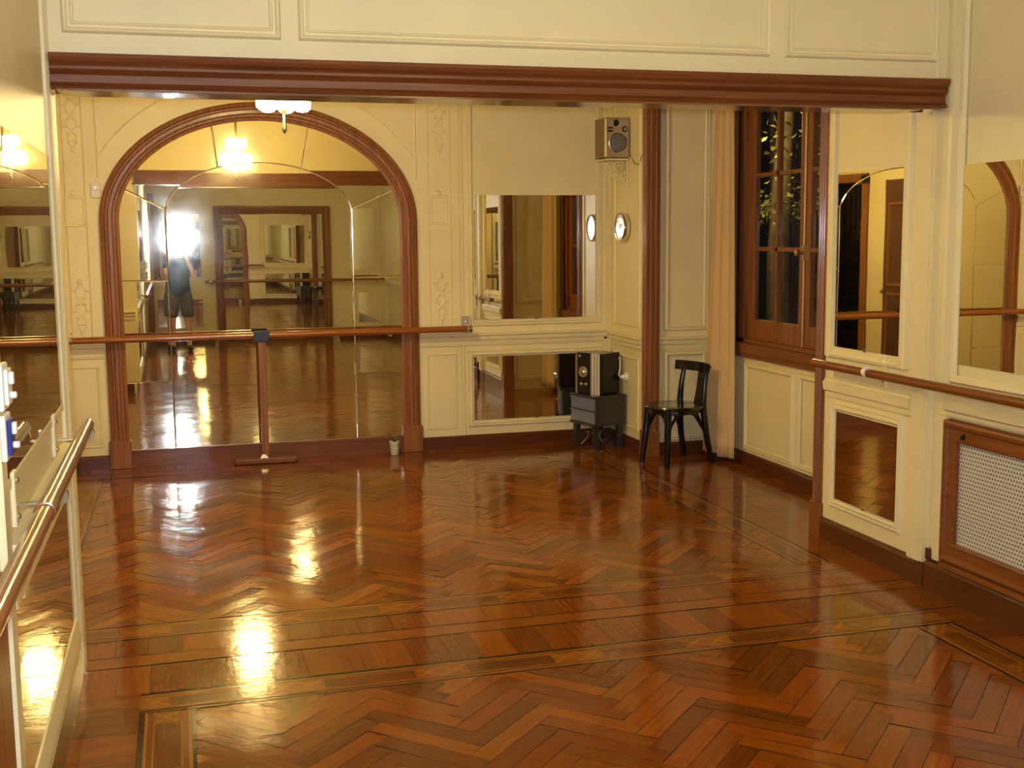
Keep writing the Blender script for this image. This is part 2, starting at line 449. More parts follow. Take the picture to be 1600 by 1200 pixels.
# skirting boards
def skirt(name, mp, spans, z=.105, h=.022, mat=None):
    b = MB()
    for u0, u1 in spans: strip(b, mp, u0, u1, [(0, 0), (0, h), (z - .02, h), (z - .008, h - .006), (z, h - .014), (z, 0)])
    return b.build(name, mat or M['base'], kind='structure')
skirt('baseboard_back', back, [(XA, -.575), (1.85, XR)])
skirt('baseboard_right', right, [(8.68, D - .022)], .1, .018, M['basey'])
skirt('baseboard_right_far', right, [(5.10, 5.925)], .125, .022, M['basey'])
skirt('baseboard_right_block', right, [(4.93, 5.095)], .125, .028, M['basey'])
skirt('baseboard_right_near', right, [(YR, 4.885)], .15, .05, M['basey'])
skirt('baseboard_niche_far', nfar, [(XR + .10, XN)], .095)
skirt('baseboard_niche_window', nwin, [(NN, NF - .02)], .095, .022, M['basey'])
skirt('baseboard_left', left, [(YR, 4.84)], .16, .02, M['basey'])
skirt('baseboard_rear', rear, [(XL + .02, .58), (2.75, XR - .05)], .14, .02)
skirt('baseboard_far_left', aleft, [(6.06, D - .02)], .105, .02, M['basey'])
skirt('baseboard_partition', stub, [(XA + .02, XL)], .13, .02)

# chair rails, panels and pilasters (painted woodwork)
b = MB()
strip(b, back, 1.855, XR, RAIL(.955)); strip(b, back, XA + .03, -.575, RAIL(.955)); trim(b)
b = MB(); strip(b, right, 8.68, D - .04, RAIL(.935)); trim(b)
b = MB(); strip(b, nfar, XR + .1, XN, RAIL(.94)); trim(b)
b = MB(); strip(b, right, 5.085, 5.90, [(.825, 0), (.83, .014), (.86, .018), (.87, .03), (.915, .034), (.92, .024), (.935, .02), (.935, 0)]); trim(b)
b = MB(); strip(b, right, YR, 4.79, [(.875, 0), (.88, .024), (.90, .028), (.91, .045), (.945, .05), (.955, .03), (.975, .022), (.975, 0)]); trim(b)
b = MB(); strip(b, left, 3.202, 4.80, RAIL(.97)); trim(b)
b = MB(); strip(b, stub, XA + .04, XL, RAIL(.95)); trim(b)
# back wall: pilasters either side of the arch
for u0, u1 in ((1.875, 2.205), (-.865, -.575)):
    b = MB(); slab(b, back, u0, u1, .96, H2, 0, .012); slab(b, back, u0, u1, .105, .845, 0, .012)
    trim(b)
    b = MB(); frame(b, lambda u, v, h: back(u, v, h + .012), u0 + .055, u1 - .06, .185, .775, THIN)
    slab(b, back, u0 + .06, u1 - .065, .19, .77, .010, .017)
    trim(b)
    b = MB()
    for u in (u0 + .075, u1 - .075): strip(b, lambda a, v, h: back(a, v, h + .012), 1.0, H2, [(u - .006, 0), (u, .007), (u + .006, 0)], True)
    trim(b)
def garland(mp, u, v0, v1):
    b = PB(); n = 28; A = []; B = []
    for i in range(n + 1):
        t = i / n; v = v0 + (v1 - v0) * t
        A.append(mp(u + .035 * math.sin(t * 3 * PI), v, .015)); B.append(mp(u - .035 * math.sin(t * 3 * PI), v, .015))
    b.tube(A, .0055, 6); b.tube(B, .0055, 6)
    for i in range(1, 7):
        t = i / 7; v = v0 + (v1 - v0) * t
        for s_ in (-1, 1):
            b.ball(mp(u + s_ * (.030 + .018 * math.cos(i * 2.1)), v, .014), .017, (1, .5, .55), 8)
    b.ball(mp(u, v1 + .01, .014), .025, (1, .4, 1), 8); b.ball(mp(u, v0 - .012, .014), .016, (1, .4, 1.6), 8)
    return trim(b)
for u in (2.04, -.72):
    garland(back, u, 1.06, 1.42)
    garland(back, u, 2.42, 2.78)
    b = MB(); frame(b, lambda a, v, h: back(a, v, h + .012), u - .06, u + .05, 1.86, 2.05, THIN); b.ball(back(u - .01, 2.09, .014), .03, (1, .3, .8), 8); trim(b)
# big panels on the back wall right of the arch
b = MB(); frame(b, back, 2.315, 3.385, 1.05, H2 - .02, MOULD); trim(b)
b = MB(); frame(b, back, 2.30, 3.40, .215, .765, MOULD); trim(b)
b = MB(); strip(b, back, .105, H2, [(2.212, 0), (2.22, .012), (2.232, .012), (2.24, 0)], True); trim(b)
b = MB(); strip(b, back, .105, H2, [(3.445, 0), (3.45, .014), (3.475, .014), (3.48, 0)], True); trim(b)
# spandrel mouldings: vertical beads and a bead that follows the arch
AC, AA, AB, AZ = .646, 1.205, .902, 1.876      # centre, half width, rise and springing of the wood arch
b = PB()
for u in (-.553, 1.852): b.tube([back(u, z, .003) for z in (2.2, H2)], .008, 6)
for sgn in (-1, 1):
    b.tube([back(AC + sgn * 1.36 * math.cos(a), 1.80 + 1.16 * math.sin(a), .003) for a in [math.radians(28 + 62 * i / 30) for i in range(31)]], .007, 6)
trim(b)
# return wall by the corner, niche panels, right wall panels
b = MB(); frame(b, right, 8.765, 9.30, 1.025, H2 - .1, THIN); frame(b, right, 8.78, 9.30, .19, .74, THIN); trim(b)
b = MB(); frame(b, nfar, 3.70, 4.00, 1.03, H2 - .1, MOULD); frame(b, nfar, 3.70, 4.00, .15, .79, MOULD); trim(b)
b = MB(); frame(b, nnear, 3.70, 4.00, 1.03, H2 - .1, MOULD); frame(b, nnear, 3.70, 4.00, .15, .79, MOULD); trim(b)
b = MB()
for u0, u1 in ((7.36, 8.02), (6.58, 7.22)): frame(b, nwin, u0, u1, .16, .745, MOULD)
trim(b)
b = MB()
strip(b, right, 1.06, 2.72, [(5.845, 0), (5.85, .022), (5.872, .026), (5.895, .026), (5.925, .012), (5.93, 0)], True)
strip(b, right, 1.06, 2.72, [(5.145, 0), (5.15, .020), (5.165, .026), (5.19, .026), (5.20, .01), (5.205, 0)], True)
strip(b, right, 5.205, 5.845, [(1.06, 0), (1.06, .022), (1.075, .026), (1.09, .012), (1.10, 0)])
trim(b)
b = MB(); frame(b, right, 5.195, 5.80, .25, .765, MOULD); trim(b)
b = MB(); slab(b, right, 4.925, 5.055, .125, 2.31, 0, .035); slab(b, right, 4.945, 5.035, .125, 2.31, .035, .042); trim(b)
b = MB(); strip(b, right, 1.02, H1, [(4.81, 0), (4.815, .03), (4.835, .034), (4.85, .034), (4.865, .018), (4.895, .018), (4.897, 0)], True); trim(b)
b = MB(); strip(b, right, .16, .875, [(4.785, 0), (4.785, .03), (4.86, .03), (4.87, 0)], True); trim(b)
b = MB(); frame(b, right, 3.70, 4.745, 1.075, H1 - .06, [(.0, .004), (0, .010), (.012, .020), (.03, .024), (.038, .012), (.045, 0)]); trim(b)
b = MB(); slab(b, right, 4.855, 4.885, .155, .21, 0, .045); trim(b, M['base'])
# partition above the opening: three moulded panels
b = MB()
for u0, u1 in ((-.345, .385), (.545, 2.535), (2.70, 3.395)): frame(b, front, u0, u1, 2.575, 3.18, [(.0, .0), (.003, .010), (.010, .012), (.014, .006), (.024, .006), (.028, .016), (.038, .020), (.044, .008), (.046, 0)])
trim(b)
b = MB(); strip(b, front, 2.46, H1, [(3.445, 0), (3.45, .008), (3.50, .012), (3.51, .012), (3.51, 0)], True); trim(b)
# left jamb of the opening with its moulded casing
b = MB(); strip(b, lambda u, v, h: (XL + h, u, v), .16, H1, [(4.815, 0), (4.815, .012), (4.832, .020), (4.845, .010), (4.862, .010), (4.872, .020), (4.897, .020), (4.897, 0)], True); trim(b)
b = MB(); b.box(XL - .02, XL + .022, T - .002, T + .122, 0, 2.31); trim(b)
b = MB(); strip(b, left, 3.202, 4.815, [(1.095, 0), (1.095, .006), (1.12, .007), (1.13, .003), (1.13, 0)]); strip(b, left, 3.202, 4.815, [(.86, 0), (.86, .02), (.80, .02), (.79, .006), (.79, 0)])
strip(b, left, 3.202, 4.815, [(.16, 0), (.16, .024), (.20, .024), (.262, .012), (.265, 0)])
trim(b)
b = MB(); strip(b, left, .0, H1, [(3.10, 0), (3.10, .018), (3.185, .018), (3.198, .008), (3.20, 0)], True); trim(b)
b = MB(); strip(b, left, 0, .93, [(2.20, 0), (2.20, .008), (2.28, .014), (3.05, .014), (3.095, .008), (3.098, 0)], True); trim(b, M['mahog'])
# rear corner post
b = MB(); b.box(XL, XL + .11, YR, YR + .10, 0, 2.42); trim(b, M['mahog'])

# niche posts
for y0, y1 in ((8.575, 8.672), (5.93, 6.022)):
    b = MB(); b.box(XR - .012, XR + .098, y0, y1, 0, H2 - .01)
    for q in (.25, .5, .75): b.tube([(XR - .013, y0 + (y1 - y0) * q, z) for z in (.2, H2 - .01)], .007, 6)
    for q in (.3, .7): b.tube([(XR - .012 + .11 * q, y0 - .001, z) for z in (.2, H2 - .01)], .007, 6)
    b.smooth = False
    trim(b, M['mahog'])
    b = MB(); b.box(XR - .024, XR + .10, y0 - .010, y1 + .010, 0, .2); trim(b, M['mahog'])

# ------------------------------------------------------------------ header over the opening
hd = thing('header_beam', 'long moulded mahogany beam across the top of the opening', 'beam', (1.5, T - .04, 2.30))
hd['kind'] = 'structure'
b = PB()
prof = [(2.445, 0), (2.445, .085), (2.43, .088), (2.415, .078), (2.405, .066), (2.398, .070), (2.388, .070), (2.38, .060), (2.372, .048), (2.368, .052), (2.340, .052), (2.334, .060), (2.324, .070), (2.316, .062), (2.316, 0)]
strip(b, front, -.437, 3.463, prof); b.build('cornice', M['mahogx'], hd)
b = PB(); 
b.loft([[Vector((x, y, z)) for y, z in ((T - .058, 2.3165), (T - .058, zb), (T + .14, zb), (T + .14, 2.3165))] for x, zb in ((-.418, 2.314), (-.40, 2.310), (-.37, 2.308), (3.30, 2.306), (3.34, 2.308), (3.375, 2.314))])
b.build('soffit', M['mahogs'], hd)
b = PB(); b.box(-.437, 3.463, T + .12, T + .14, 2.316, 2.47); b.build('back_board', M['mahogx'], hd)
# joint in the beam
# ------------------------------------------------------------------ arched mirror
am = thing('arched_mirror', 'large arched mirror of several panes in a mahogany frame on the back wall', 'mirror', (AC, D, 0))
def ell(c, a, bb, z0, n=48, lo=0, hi=180):
    return [(c + a * math.cos(math.radians(hi - (hi - lo) * i / n)), z0 + bb * math.sin(math.radians(hi - (hi - lo) * i / n))) for i in range(n + 1)]
def archpath(o):
    return [(AC - AA + o, .20), (AC - AA + o, 1.0)] + ell(AC, AA - o, AB - o, AZ) + [(AC + AA - o, 1.0), (AC + AA - o, .20)]
prof = [(0, 0), (0, .030), (.010, .042), (.030, .046), (.040, .034), (.052, .034), (.062, .046), (.085, .044), (.095, .032), (.108, .032), (.118, .022), (.140, .016), (.143, 0)]
paths = [archpath(o) for o, h in prof]
b = PB()
rings = [[Vector(back(paths[k][i][0], paths[k][i][1], prof[k][1])) for k in range(len(prof))] for i in range(len(paths[0]))]
b.loft(rings, True, True); b.build('frame', M['mahog'], am)
for x0 in (AC - AA - .012, AC + AA - .145 - .006):
    b = PB(); b.box(x0, x0 + .163, D - .062, D, 0, .212); b.build('plinth', M['mahog'], am, bevel=.006)
b = PB(); b.box(AC - AA + .14, AC + AA - .14, D - .026, D, 0, .132); b.box(AC - AA + .14, AC + AA - .14, D - .034, D, .112, .134)
b.build('sill', M['mahogx'], am)
def pane(pts, rx=0, rz=0, bev=.005):
    """bevelled mirror pane; pts = outline (x, z) counter-clockwise; rx, rz tilt it a hair in its bed"""
    n = len(pts)
    area = sum(pts[i][0] * pts[(i + 1) % n][1] - pts[(i + 1) % n][0] * pts[i][1] for i in range(n))
    if area < 0: pts = pts[::-1]
    V = [Vector(p) for p in pts]; inn = []
    for i in range(n):
        a = (V[i] - V[i - 1]).normalized(); c = (V[(i + 1) % n] - V[i]).normalized()
        na, nc = Vector((-a.y, a.x)), Vector((-c.y, c.x)); m = (na + nc)
        m = m / max(.3, m.dot(na)) if m.length > .1 else na
        inn.append(V[i] + m * bev)
    cx = sum(p.x for p in V) / n; cz = sum(p.y for p in V) / n
    def w(p, h): return Vector(back(p.x, p.y, h + .011 + (p.y - cz) * math.tan(rx) + (p.x - cx) * math.tan(rz)))
    b = PB()
    b.loft([[w(p, -.006) for p in V], [w(p, 0) for p in V], [w(p, .0009) for p in inn]], True, True)
    b.build('mirror_pane', M['mir'], am)
g = .0015
ia, ib, iz, ic = .705, .385, 1.935, .622      # inner arch of the middle pane
oa, ob, oc = AA - .135, AB - .135, AC
mid = [(ic - ia, .12), (ic - ia, 1.0)] + ell(ic, ia, ib, iz, 40) + [(ic + ia, 1.0), (ic + ia, .12)]
TI = math.radians(.0)
pane(mid, TI, math.radians(-.09))
BT = math.radians(.2)
for sgn in (-1, 1):
    xo, xi = oc + sgn * oa, ic + sgn * (ia + g * 2)
    for z0, z1, rx, rz in ((.12, .655 if sgn < 0 else .66, .3, .5), (.658, 1.428, .05, .2), (1.431, AZ, .2, -.1)):
        pane([(xo, z0), (xi, z0), (xi, z1), (xo, z1)] if z1 != AZ else
             [(xo, z0), (xi, z0), (xi, 1.93)] + [(ic + sgn * (ia + 2 * g) * math.cos(math.radians(a)), iz + (ib + g) * math.sin(math.radians(a))) for a in (2, 5)] +
             [(oc + sgn * oa * math.cos(math.radians(a)), AZ + ob * math.sin(math.radians(a))) for a in (18, 12, 6, 0)], math.radians(rx * .6), math.radians(sgn * rz))
def sector(t0, t1, o0, o1, rx, rz):
    n = 14
    I = [(ic + (ia + g) * math.cos(math.radians(t)), iz + (ib + g) * math.sin(math.radians(t))) for t in [t0 + (t1 - t0) * i / n for i in range(n + 1)]]
    O = [(oc + oa * math.cos(math.radians(t)), AZ + ob * math.sin(math.radians(t))) for t in [o0 + (o1 - o0) * i / n for i in range(n + 1)]]
    pane(I + O[::-1], rx, rz)
sector(5.4, 62, 18.3, 70, BT, 0); sector(62.4, 115.6, 70.3, 109.7, BT * .5, .0006); sector(116, 174.6, 110, 161.7, BT, -.0006)

# ------------------------------------------------------------------ plain wall mirrors
def wall_mirror(mp, u0, u1, v0, v1, label, group, h=.008):
    b = MB(); c = Vector(mp((u0 + u1) / 2, v0, 0))
    r = thing('wall_mirror', label, 'mirror', c, 0, group)
    b = PB(); slab(b, mp, u0, u1, v0, v1, .001, h); b.build('mirror_glass', M['mir2'], r)
    b = PB(); u = (u0 + u1) / 2; slab(b, mp, u - .012, u + .012, v0 - .006, v0 + .012, h, h + .003)
    b.build('clip', M['chrome'], r); return r
G1, G2 = 'upper wall mirrors', 'lower wall mirrors'
wall_mirror(back, 2.328, 3.378, 1.062, 2.075, 'square mirror on the back wall above the chair rail, clock reflected in it', G1)
wall_mirror(back, 2.31, 3.39, .228, .755, 'low wide mirror on the back wall behind the stereo', G2)
wall_mirror(right, 5.21, 5.838, 1.118, 2.07, 'tall mirror on the right wall just right of the wooden window', G1)
wall_mirror(right, 5.205, 5.79, .26, .755, 'low mirror in a white moulded frame near the floor, under the right barre', G2)
wall_mirror(right, 3.705, 4.74, 1.128, 2.052, 'mirror above the radiator cover on the right wall', G1)
wall_mirror(left, 3.202, 4.812, 1.13, 2.06, 'upper mirror on the left wall beside the white switch boxes', G1)
wall_mirror(left, 3.202, 4.812, .265, .79, 'lower mirror on the left wall behind the near barre', G2)
wall_mirror(rear, -.30, .40, 1.08, 2.15, 'upper mirror on the rear wall behind the photographer', G1)
wall_mirror(rear, -.30, .40, .22, .70, 'lower mirror on the rear wall behind the photographer\'s legs', G2)
wall_mirror(rear, 2.98, 3.40, 1.12, 2.2, 'narrow upper mirror on the rear wall right of the big framed one', G1)
wall_mirror(rear, 2.98, 3.40, .22, .75, 'narrow lower mirror on the rear wall right of the big framed one', G2)
fm = thing('framed_mirror', 'big floor-length mirror in a wide mahogany frame on the rear wall', 'mirror', (1.65, YR, 0))
b = PB(); slab(b, rear, .76, 2.50, .14, 2.16, .005, .016); b.build('mirror_glass', M['mir'], fm)
b = PB(); frame(b, rear, .78, 2.48, .16, 2.15, [(0, .01), (0, .03), (.02, .045), (.05, .035), (.10, .045), (.14, .04), (.14, 0)]); b.build('frame', M['mahog'], fm)

# ------------------------------------------------------------------ barres
GB = 'ballet barres'
def rail_parts(mp, u0, u1, z, off, r, root, mat, joints=()):
    b = PB(); b.tube([mp(u0, z, off), mp(u0 + .002, z, off)] + [mp(u0 + (u1 - u0) * i / 8, z, off) for i in range(1, 8)] + [mp(u1 - .002, z, off), mp(u1, z, off)], [r * .8] + [r] * 9 + [r * .8], 16); b.build('rail', mat, root)
    for j in joints:
        b = PB(); b.tube([mp(j - .045, z, off), mp(j - .044, z, off), mp(j + .044, z, off), mp(j + .045, z, off)], [r, r * 1.16, r * 1.16, r], 16); b.build('sleeve', mat, root)
def bracket(mp, u, z, off, r, root, mat, plate=(.05, .075), matp=None, arm=.0085):
    pr_ = PB(); slab(pr_, mp, u - plate[0], u + plate[0], z - plate[1], z + plate[1], 0, .014); p = pr_.build('bracket', matp or M['cream'], root, bevel=.004)
    def sub(b, name, m_):
        bmesh.ops.translate(b.bm, verts=b.bm.verts[:], vec=-Vector(root.location)); MB.build(b, name, m_, p)
    b = MB(); b.tube([mp(u, z - .02, .012), mp(u, z - .02, off * .6), mp(u, z - r * .9, off)], arm, 8); sub(b, 'arm', mat)
    b = MB(); b.tube([mp(u - .014, z, off), mp(u + .014, z, off)], r * 1.2, 18); sub(b, 'ring', mat)
    for dv in (-.05, .05):
        b = MB(); b.lathe([(.009, .012), (.009, .018), (.004, .021)], mp(u, z + dv, 0), Vector(mp(u, z, 1)) - Vector(mp(u, z, 0)), 10); sub(b, 'screw', M['chrome'])
bb = thing('ballet_barre', 'long wooden barre across the arched mirror on the back wall', 'barre', (.7, D, 1.0), 0, GB)
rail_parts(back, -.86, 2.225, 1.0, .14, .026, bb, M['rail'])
bracket(back, 2.25, 1.0, .14, .026, bb, M['chrome'], (.045, .095), M['silver'])
bracket(back, -.80, 1.0, .14, .026, bb, M['chrome'], (.03, .06))
b = PB(); b.tube([back(1.60, .965, .03), back(1.60, .965, .14)], .008, 8); b.tube([back(1.60, .965, .14), back(1.60, .985, .14)], .009, 8); b.build('clip', M['brass'], bb)
rb = thing('ballet_barre', 'reddish wooden barre running along the right wall over the radiator cover', 'barre', (XR, 4.0, 1.025), 0, GB)
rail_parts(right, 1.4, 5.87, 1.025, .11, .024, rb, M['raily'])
for u in (5.335, 3.3): bracket(right, u, 1.03, .11, .024, rb, M['white'], (.022, .085))
lb = thing('ballet_barre', 'glossy wooden barre close by on the left wall', 'barre', (XL, 3.0, 1.08), 0, GB)
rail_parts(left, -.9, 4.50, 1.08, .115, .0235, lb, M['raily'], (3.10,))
bracket(left, 4.42, 1.06, .115, .024, lb, M['chrome'], (.03, .075))
bracket(left, 3.36, 1.06, .115, .024, lb, M['chrome'], (.03, .075))
sb = thing('ballet_barre', 'wooden barre across the mirrors of the rear wall', 'barre', (1.9, YR, 1.0), 0, GB)
rail_parts(rear, .45, 3.42, 1.0, .14, .025, sb, M['rail'])
for u in (.54, 3.3): bracket(rear, u, 1.0, .14, .025, sb, M['chrome'])
# standing support in the middle of the back barre
st = thing('barre_stand', 'upright wooden stand with a flat foot holding up the back barre', 'stand', (.59, D - .14, 0))
b = MB(); b.box(-.24, .24, -.07, .07, 0, .045); b.build('foot', M['mahogx'], st, bevel=.012)
b = MB(); b.box(-.029, .029, -.024, .024, .045, .955); b.build('post', M['mahog'], st, bevel=.004)
b = MB(); b.box(-.06, .06, -.032, .032, .952, .972); b.box(-.06, .06, -.036, -.030, .952, 1.035); b.box(-.06, .06, .030, .036, .952, 1.035); b.build('clamp', M['blackm'], st, bevel=.003)
b = MB(); b.loft([[(-.045, -.055, .045), (.02, -.055, .045), (.02, -.03, .045), (-.045, -.03, .045)], [(-.03, -.047, .072), (-.005, -.047, .075), (-.005, -.036, .075), (-.03, -.036, .072)]]); b.build('wedge', M['silver'], st)

# ------------------------------------------------------------------ window
w = bpy.data.objects.new('window_1', None); COL.objects.link(w); w.location = (XN + .06, (WY0 + WY1) / 2, WZ0); w['kind'] = 'structure'
w['label'] = 'dark mahogany casement window with small panes'
b = PB(); x0, x1 = XN + .01, XN + .12
b.box(x0, x1, WY0, WY0 + .075, WZ0, WZ1); b.box(x0, x1, WY1 - .095, WY1, WZ0, WZ1); b.box(x0, x1, WY0, WY1, WZ1 - .07, WZ1); b.box(x0, x1, WY0, WY1, WZ0, WZ0 + .055)
b.build('window_frame', M['mahog'], w)
b = PB(); b.box(XN - .045, XN + .13, WY0 - .04, WY1 + .03, WZ0 - .045, WZ0 + .03); b.box(XN - .03, XN + .01, WY0 - .03, WY1 + .02, WZ0 - .08, WZ0 - .045); b.build('window_sill', M['mahogy'], w)
b = PB()
for y0, y1 in ((WY0 - .07, WY0), (WY1, WY1 + .03)): b.box(XN - .022, XN + .02, y0, y1, WZ0 - .02, H2 - .12)
b.box(XN - .022, XN + .02, WY0 - .07, WY1 + .03, WZ1, WZ1 + .08); b.build('architrave', M['mahog'], w)
def sash(y0, y1, wide, latch):
    z0, z1 = WZ0 + .055, WZ1 - .07; xa, xb = XN + .035, XN + .08; yl, yh = y0 + wide[0], y1 - wide[1]; zb, zt = 1.107, z1 - .06
    b = PB(); b.box(xa, xb, y0, yl, z0, z1); b.box(xa, xb, yh, y1, z0, z1); b.box(xa, xb, yl, yh, z0, zb); b.box(xa, xb, yl, yh, zt, z1); s_ = b.build('sash', M['mahog'], w, bevel=.004)
    off = Vector(w.location)
    def sub(bb_, nm, mat):
        bmesh.ops.translate(bb_.bm, verts=bb_.bm.verts[:], vec=-off); return MB.build(bb_, nm, mat, s_)
    b = MB(); ym = (yl + yh) / 2; b.box(xa + .004, xb - .004, ym - .014, ym + .014, zb, zt)
    for z in (1.63, 2.17): b.box(xa + .004, xb - .004, yl, yh, z - .014, z + .014)
    sub(b, 'muntin', M['mahog'])
    b = MB(); b.box(xa + .02, xa + .024, yl - .005, yh + .005, zb - .005, zt + .005); sub(b, 'glass', M['glass'])
sash(WY0 + .075, 7.285, (.09, .065), 0); sash(7.29, WY1 - .095, (.075, .11), 1)
b = PB(); b.tube([(XN + .028, 7.288, z) for z in (WZ0 + .06, WZ1 - .08)], .008, 8); b.box(XN + .015, XN + .036, 7.27, 7.306, 1.56, 1.66); b.lathe([(.011, 0), (.011, .03), (.024, .035), (.022, .055), (.008, .062)], (XN + .018, 7.288, 1.61), (-1, 0, 0), 12)
b.build('espagnolette', M['brass'], w)

# night garden outside
b = MB(); b.box(XN + .3, 12, 2, 14, -1.2, -1.1); go = b.build('ground', M['night'], kind='structure')
tr = thing('garden_tree', 'slim tree trunk with yellowish leaves outside the dark window', 'tree', (5.55, 10.25, -1.1))
b = MB(); b.tube([(0, 0, 0), (.03, .02, 1.5), (-.02, 0, 2.6), (.05, .05, 3.6), (.1, 0, 5.2)], [.17, .13, .11, .09, .06], 12); b.build('trunk', M['bark'], tr)
def leaves(n, cx, cy, cz, rx, ry, rz, size, mat, root, name='foliage'):
    b = MB()
    for i in range(n):
        p = Vector((random.gauss(0, .5) * rx + cx, random.gauss(0, .5) * ry + cy, random.gauss(0, .5) * rz + cz))
        d = Vector((random.uniform(-1, 1), random.uniform(-1, 1), random.uniform(-1, .4))).normalized(); q = d.orthogonal().normalized(); s_ = size * random.uniform(.6, 1.3)
        k = d.cross(q) * s_ * .12
        vs = [b.bm.verts.new(p + x) for x in (Vector(), d * s_ * .5 + q * s_ * .25 + k, d * s_, d * s_ * .5 - q * s_ * .25 + k)]
        b.face(vs)
    return b.build(name, mat, root)
leaves(230, .02, .05, 3.12, .45, .62, .22, .085, M['leaf2'], tr); leaves(120, .0, -.2, 3.7, .5, .7, .5, .08, M['leaf2'], tr)
sh = thing('garden_shrub', 'dark shrub in the night garden behind the window glass', 'shrub', (6.6, 7.4, -1.1))
leaves(260, 0, 0, 2.0, .5, .7, 1.2, .2, M['leaf'], sh)
b = MB()
for i in range(7): b.tube([(0, 0, 0), (random.uniform(-.2, .2), random.uniform(-.3, .3), 1.5), (random.uniform(-.4, .4), random.uniform(-.6, .6), 3)], [.03, .02, .008], 6)
b.build('stem', M['bark'], sh)

# curtains
def curtain(P, Q, z0, z1, nf, label, amp0, amp1):
    """P = floor line and Q = top line as end points (x, y)"""
    b = MB(); rows = 26; n = nf * 14
    for layer in (0, 1):
        pass
    grid = []
    for r in range(rows + 1):
        t = r / rows; z = z0 + (z1 - z0) * t; s_ = t ** 1.1
        A = Vector(P[0]).lerp(Vector(Q[0]), s_); B = Vector(P[1]).lerp(Vector(Q[1]), s_)
        d = (B - A); nn = Vector((-d.y, d.x)).normalized(); row = []
        for i in range(n + 1):
            u = i / n; amp = amp0 + (amp1 - amp0) * t
            wv = math.sin(u * nf * 2 * PI + .6 * math.sin(t * 2)) + .3 * math.sin(u * nf * 5.1 + 1.3 + t)
            p = A + d * u + nn * amp * wv + d.normalized() * amp * .4 * math.sin(u * nf * 4 * PI)
            row.append(b.bm.verts.new((p.x, p.y, z + .006 * math.sin(u * 7) * (1 - t))))
        grid.append(row)
    for r in range(rows):
        for i in range(n): b.face([grid[r][i], grid[r][i + 1], grid[r + 1][i + 1], grid[r + 1][i]])
    b.smooth = True
    o = b.build('curtain', M['curtain'])
    so = o.modifiers.new('cloth', 'SOLIDIFY'); so.thickness = .004
    return tag(o, label, 'curtain', 'curtains of the niche window')
curtain(((3.925, 8.46), (4.005, 8.04)), ((3.965, 8.36), (4.01, 8.16)), .045, 2.95, 3, 'tan curtain hanging behind the black chair, left of the window', .030, .012)
curtain(((3.95, 6.42), (3.93, 6.08)), ((3.98, 6.34), (3.96, 6.12)), .045, 2.95, 3, 'tan curtain on the near side of the window, seen only in the square mirror', .030, .014)
b = MB(); b.tube([(4.0, NN, 2.96), (4.0, NF, 2.96)], .014, 10); tag(b.build('curtain_rod', M['brass']), 'curtain rod above the niche window', 'rod')

# ------------------------------------------------------------------ chandeliers
def chandelier(name, loc, zc, label, mat):
    r = thing(name, label, 'ceiling light', loc, 0, 'chandeliers'); d = zc - loc[2]      # d < 0: drop below the ceiling
    b = MB(); b.lathe([(.07, 0), (.065, -.02), (.03, -.035), (.012, -.045), (.012, d + .12), (.03, d + .10), (.045, d + .05), (.03, d - .02), (.012, d - .06)], n=20); b.build('stem', M['brass'], r)
    b = MB(); b.lathe([(.004, d - .06), (.007, d - .10), (.016, d - .135), (.014, d - .155), (.002, d - .17)], n=12); b.build('finial', M['chrome'], r)
    for k in range(6):
        a = k * PI / 3 + .3; c, s_ = math.cos(a), math.sin(a)
        b = MB(); b.tube([(.03 * c, .03 * s_, d + .04), (.07 * c, .07 * s_, d + .015), (.105 * c, .105 * s_, d + .03), (.108 * c, .108 * s_, d + .07)], .006, 8); ar = b.build('arm', M['brass'], r)
        b = MB(); o_ = (.108 * c, .108 * s_, d)
        b.lathe([(.012, .075), (.030, .06), (.043, .035), (.048, .0), (.046, -.03), (.030, -.045), (.004, -.05)], o_, n=14); b.build('lamp_shade', mat, ar)
    for k in range(4):
        a = k * PI / 2 + .2; c, s_ = math.cos(a), math.sin(a)
        b = MB(); b.tube([(.012 * c, .012 * s_, d + .20), (.04 * c, .04 * s_, d + .185), (.062 * c, .062 * s_, d + .20), (.064 * c, .064 * s_, d + .225)], .005, 8); ar = b.build('arm', M['brass'], r)
        b = MB(); b.lathe([(.010, .06), (.026, .05), (.036, .03), (.040, .0), (.038, -.025), (.024, -.036), (.004, -.04)], (.064 * c, .064 * s_, d + .165), n=14); b.build('lamp_shade', M['lampu'], ar)
    return r
chandelier('chandelier', (.59, 6.7, H2), 2.485, 'lit chandelier of glass shades hanging beyond the header beam', M['lamp'])
chandelier('chandelier', (1.6, 1.85, H1), 2.86, 'lit chandelier overhead in the near room, seen only by its gleam on the floor', M['lamp2'])

# ------------------------------------------------------------------ speaker, its bracket, clock, switch boxes
sp = thing('speaker', 'silver loudspeaker mounted high in the corner of the back wall', 'speaker', (3.395, 9.06, 2.355))
b = MB(); b.box(-.105, .105, -.085, .13, 0, .312); b.build('cabinet', M['bronze'], sp, bevel=.006)
b = MB(); b.loft([[(x, y, z) for x, z in ((-.106, .0), (.106, .0), (.106, .314), (-.106, .314))] for y in (-.085, -.098)] + [[(x, -.108, z) for x, z in ((-.092, .012), (.092, .012), (.092, .302), (-.092, .302))]]); b.build('front_panel', M['champagne'], sp, bevel=.004)
b = MB(); b.lathe([(.082, 0), (.082, .012), (.074, .016), (.070, .006)], (.005, -.106, .115), (0, -1, 0), 28); wr = b.build('woofer_ring', M['chrome'], sp)
b = MB(); b.lathe([(.071, 0), (.068, .010), (.045, .016), (.001, .020)], (.005, -.108, .115), (0, -1, 0), 28); b.build('woofer', M['cone'], sp)
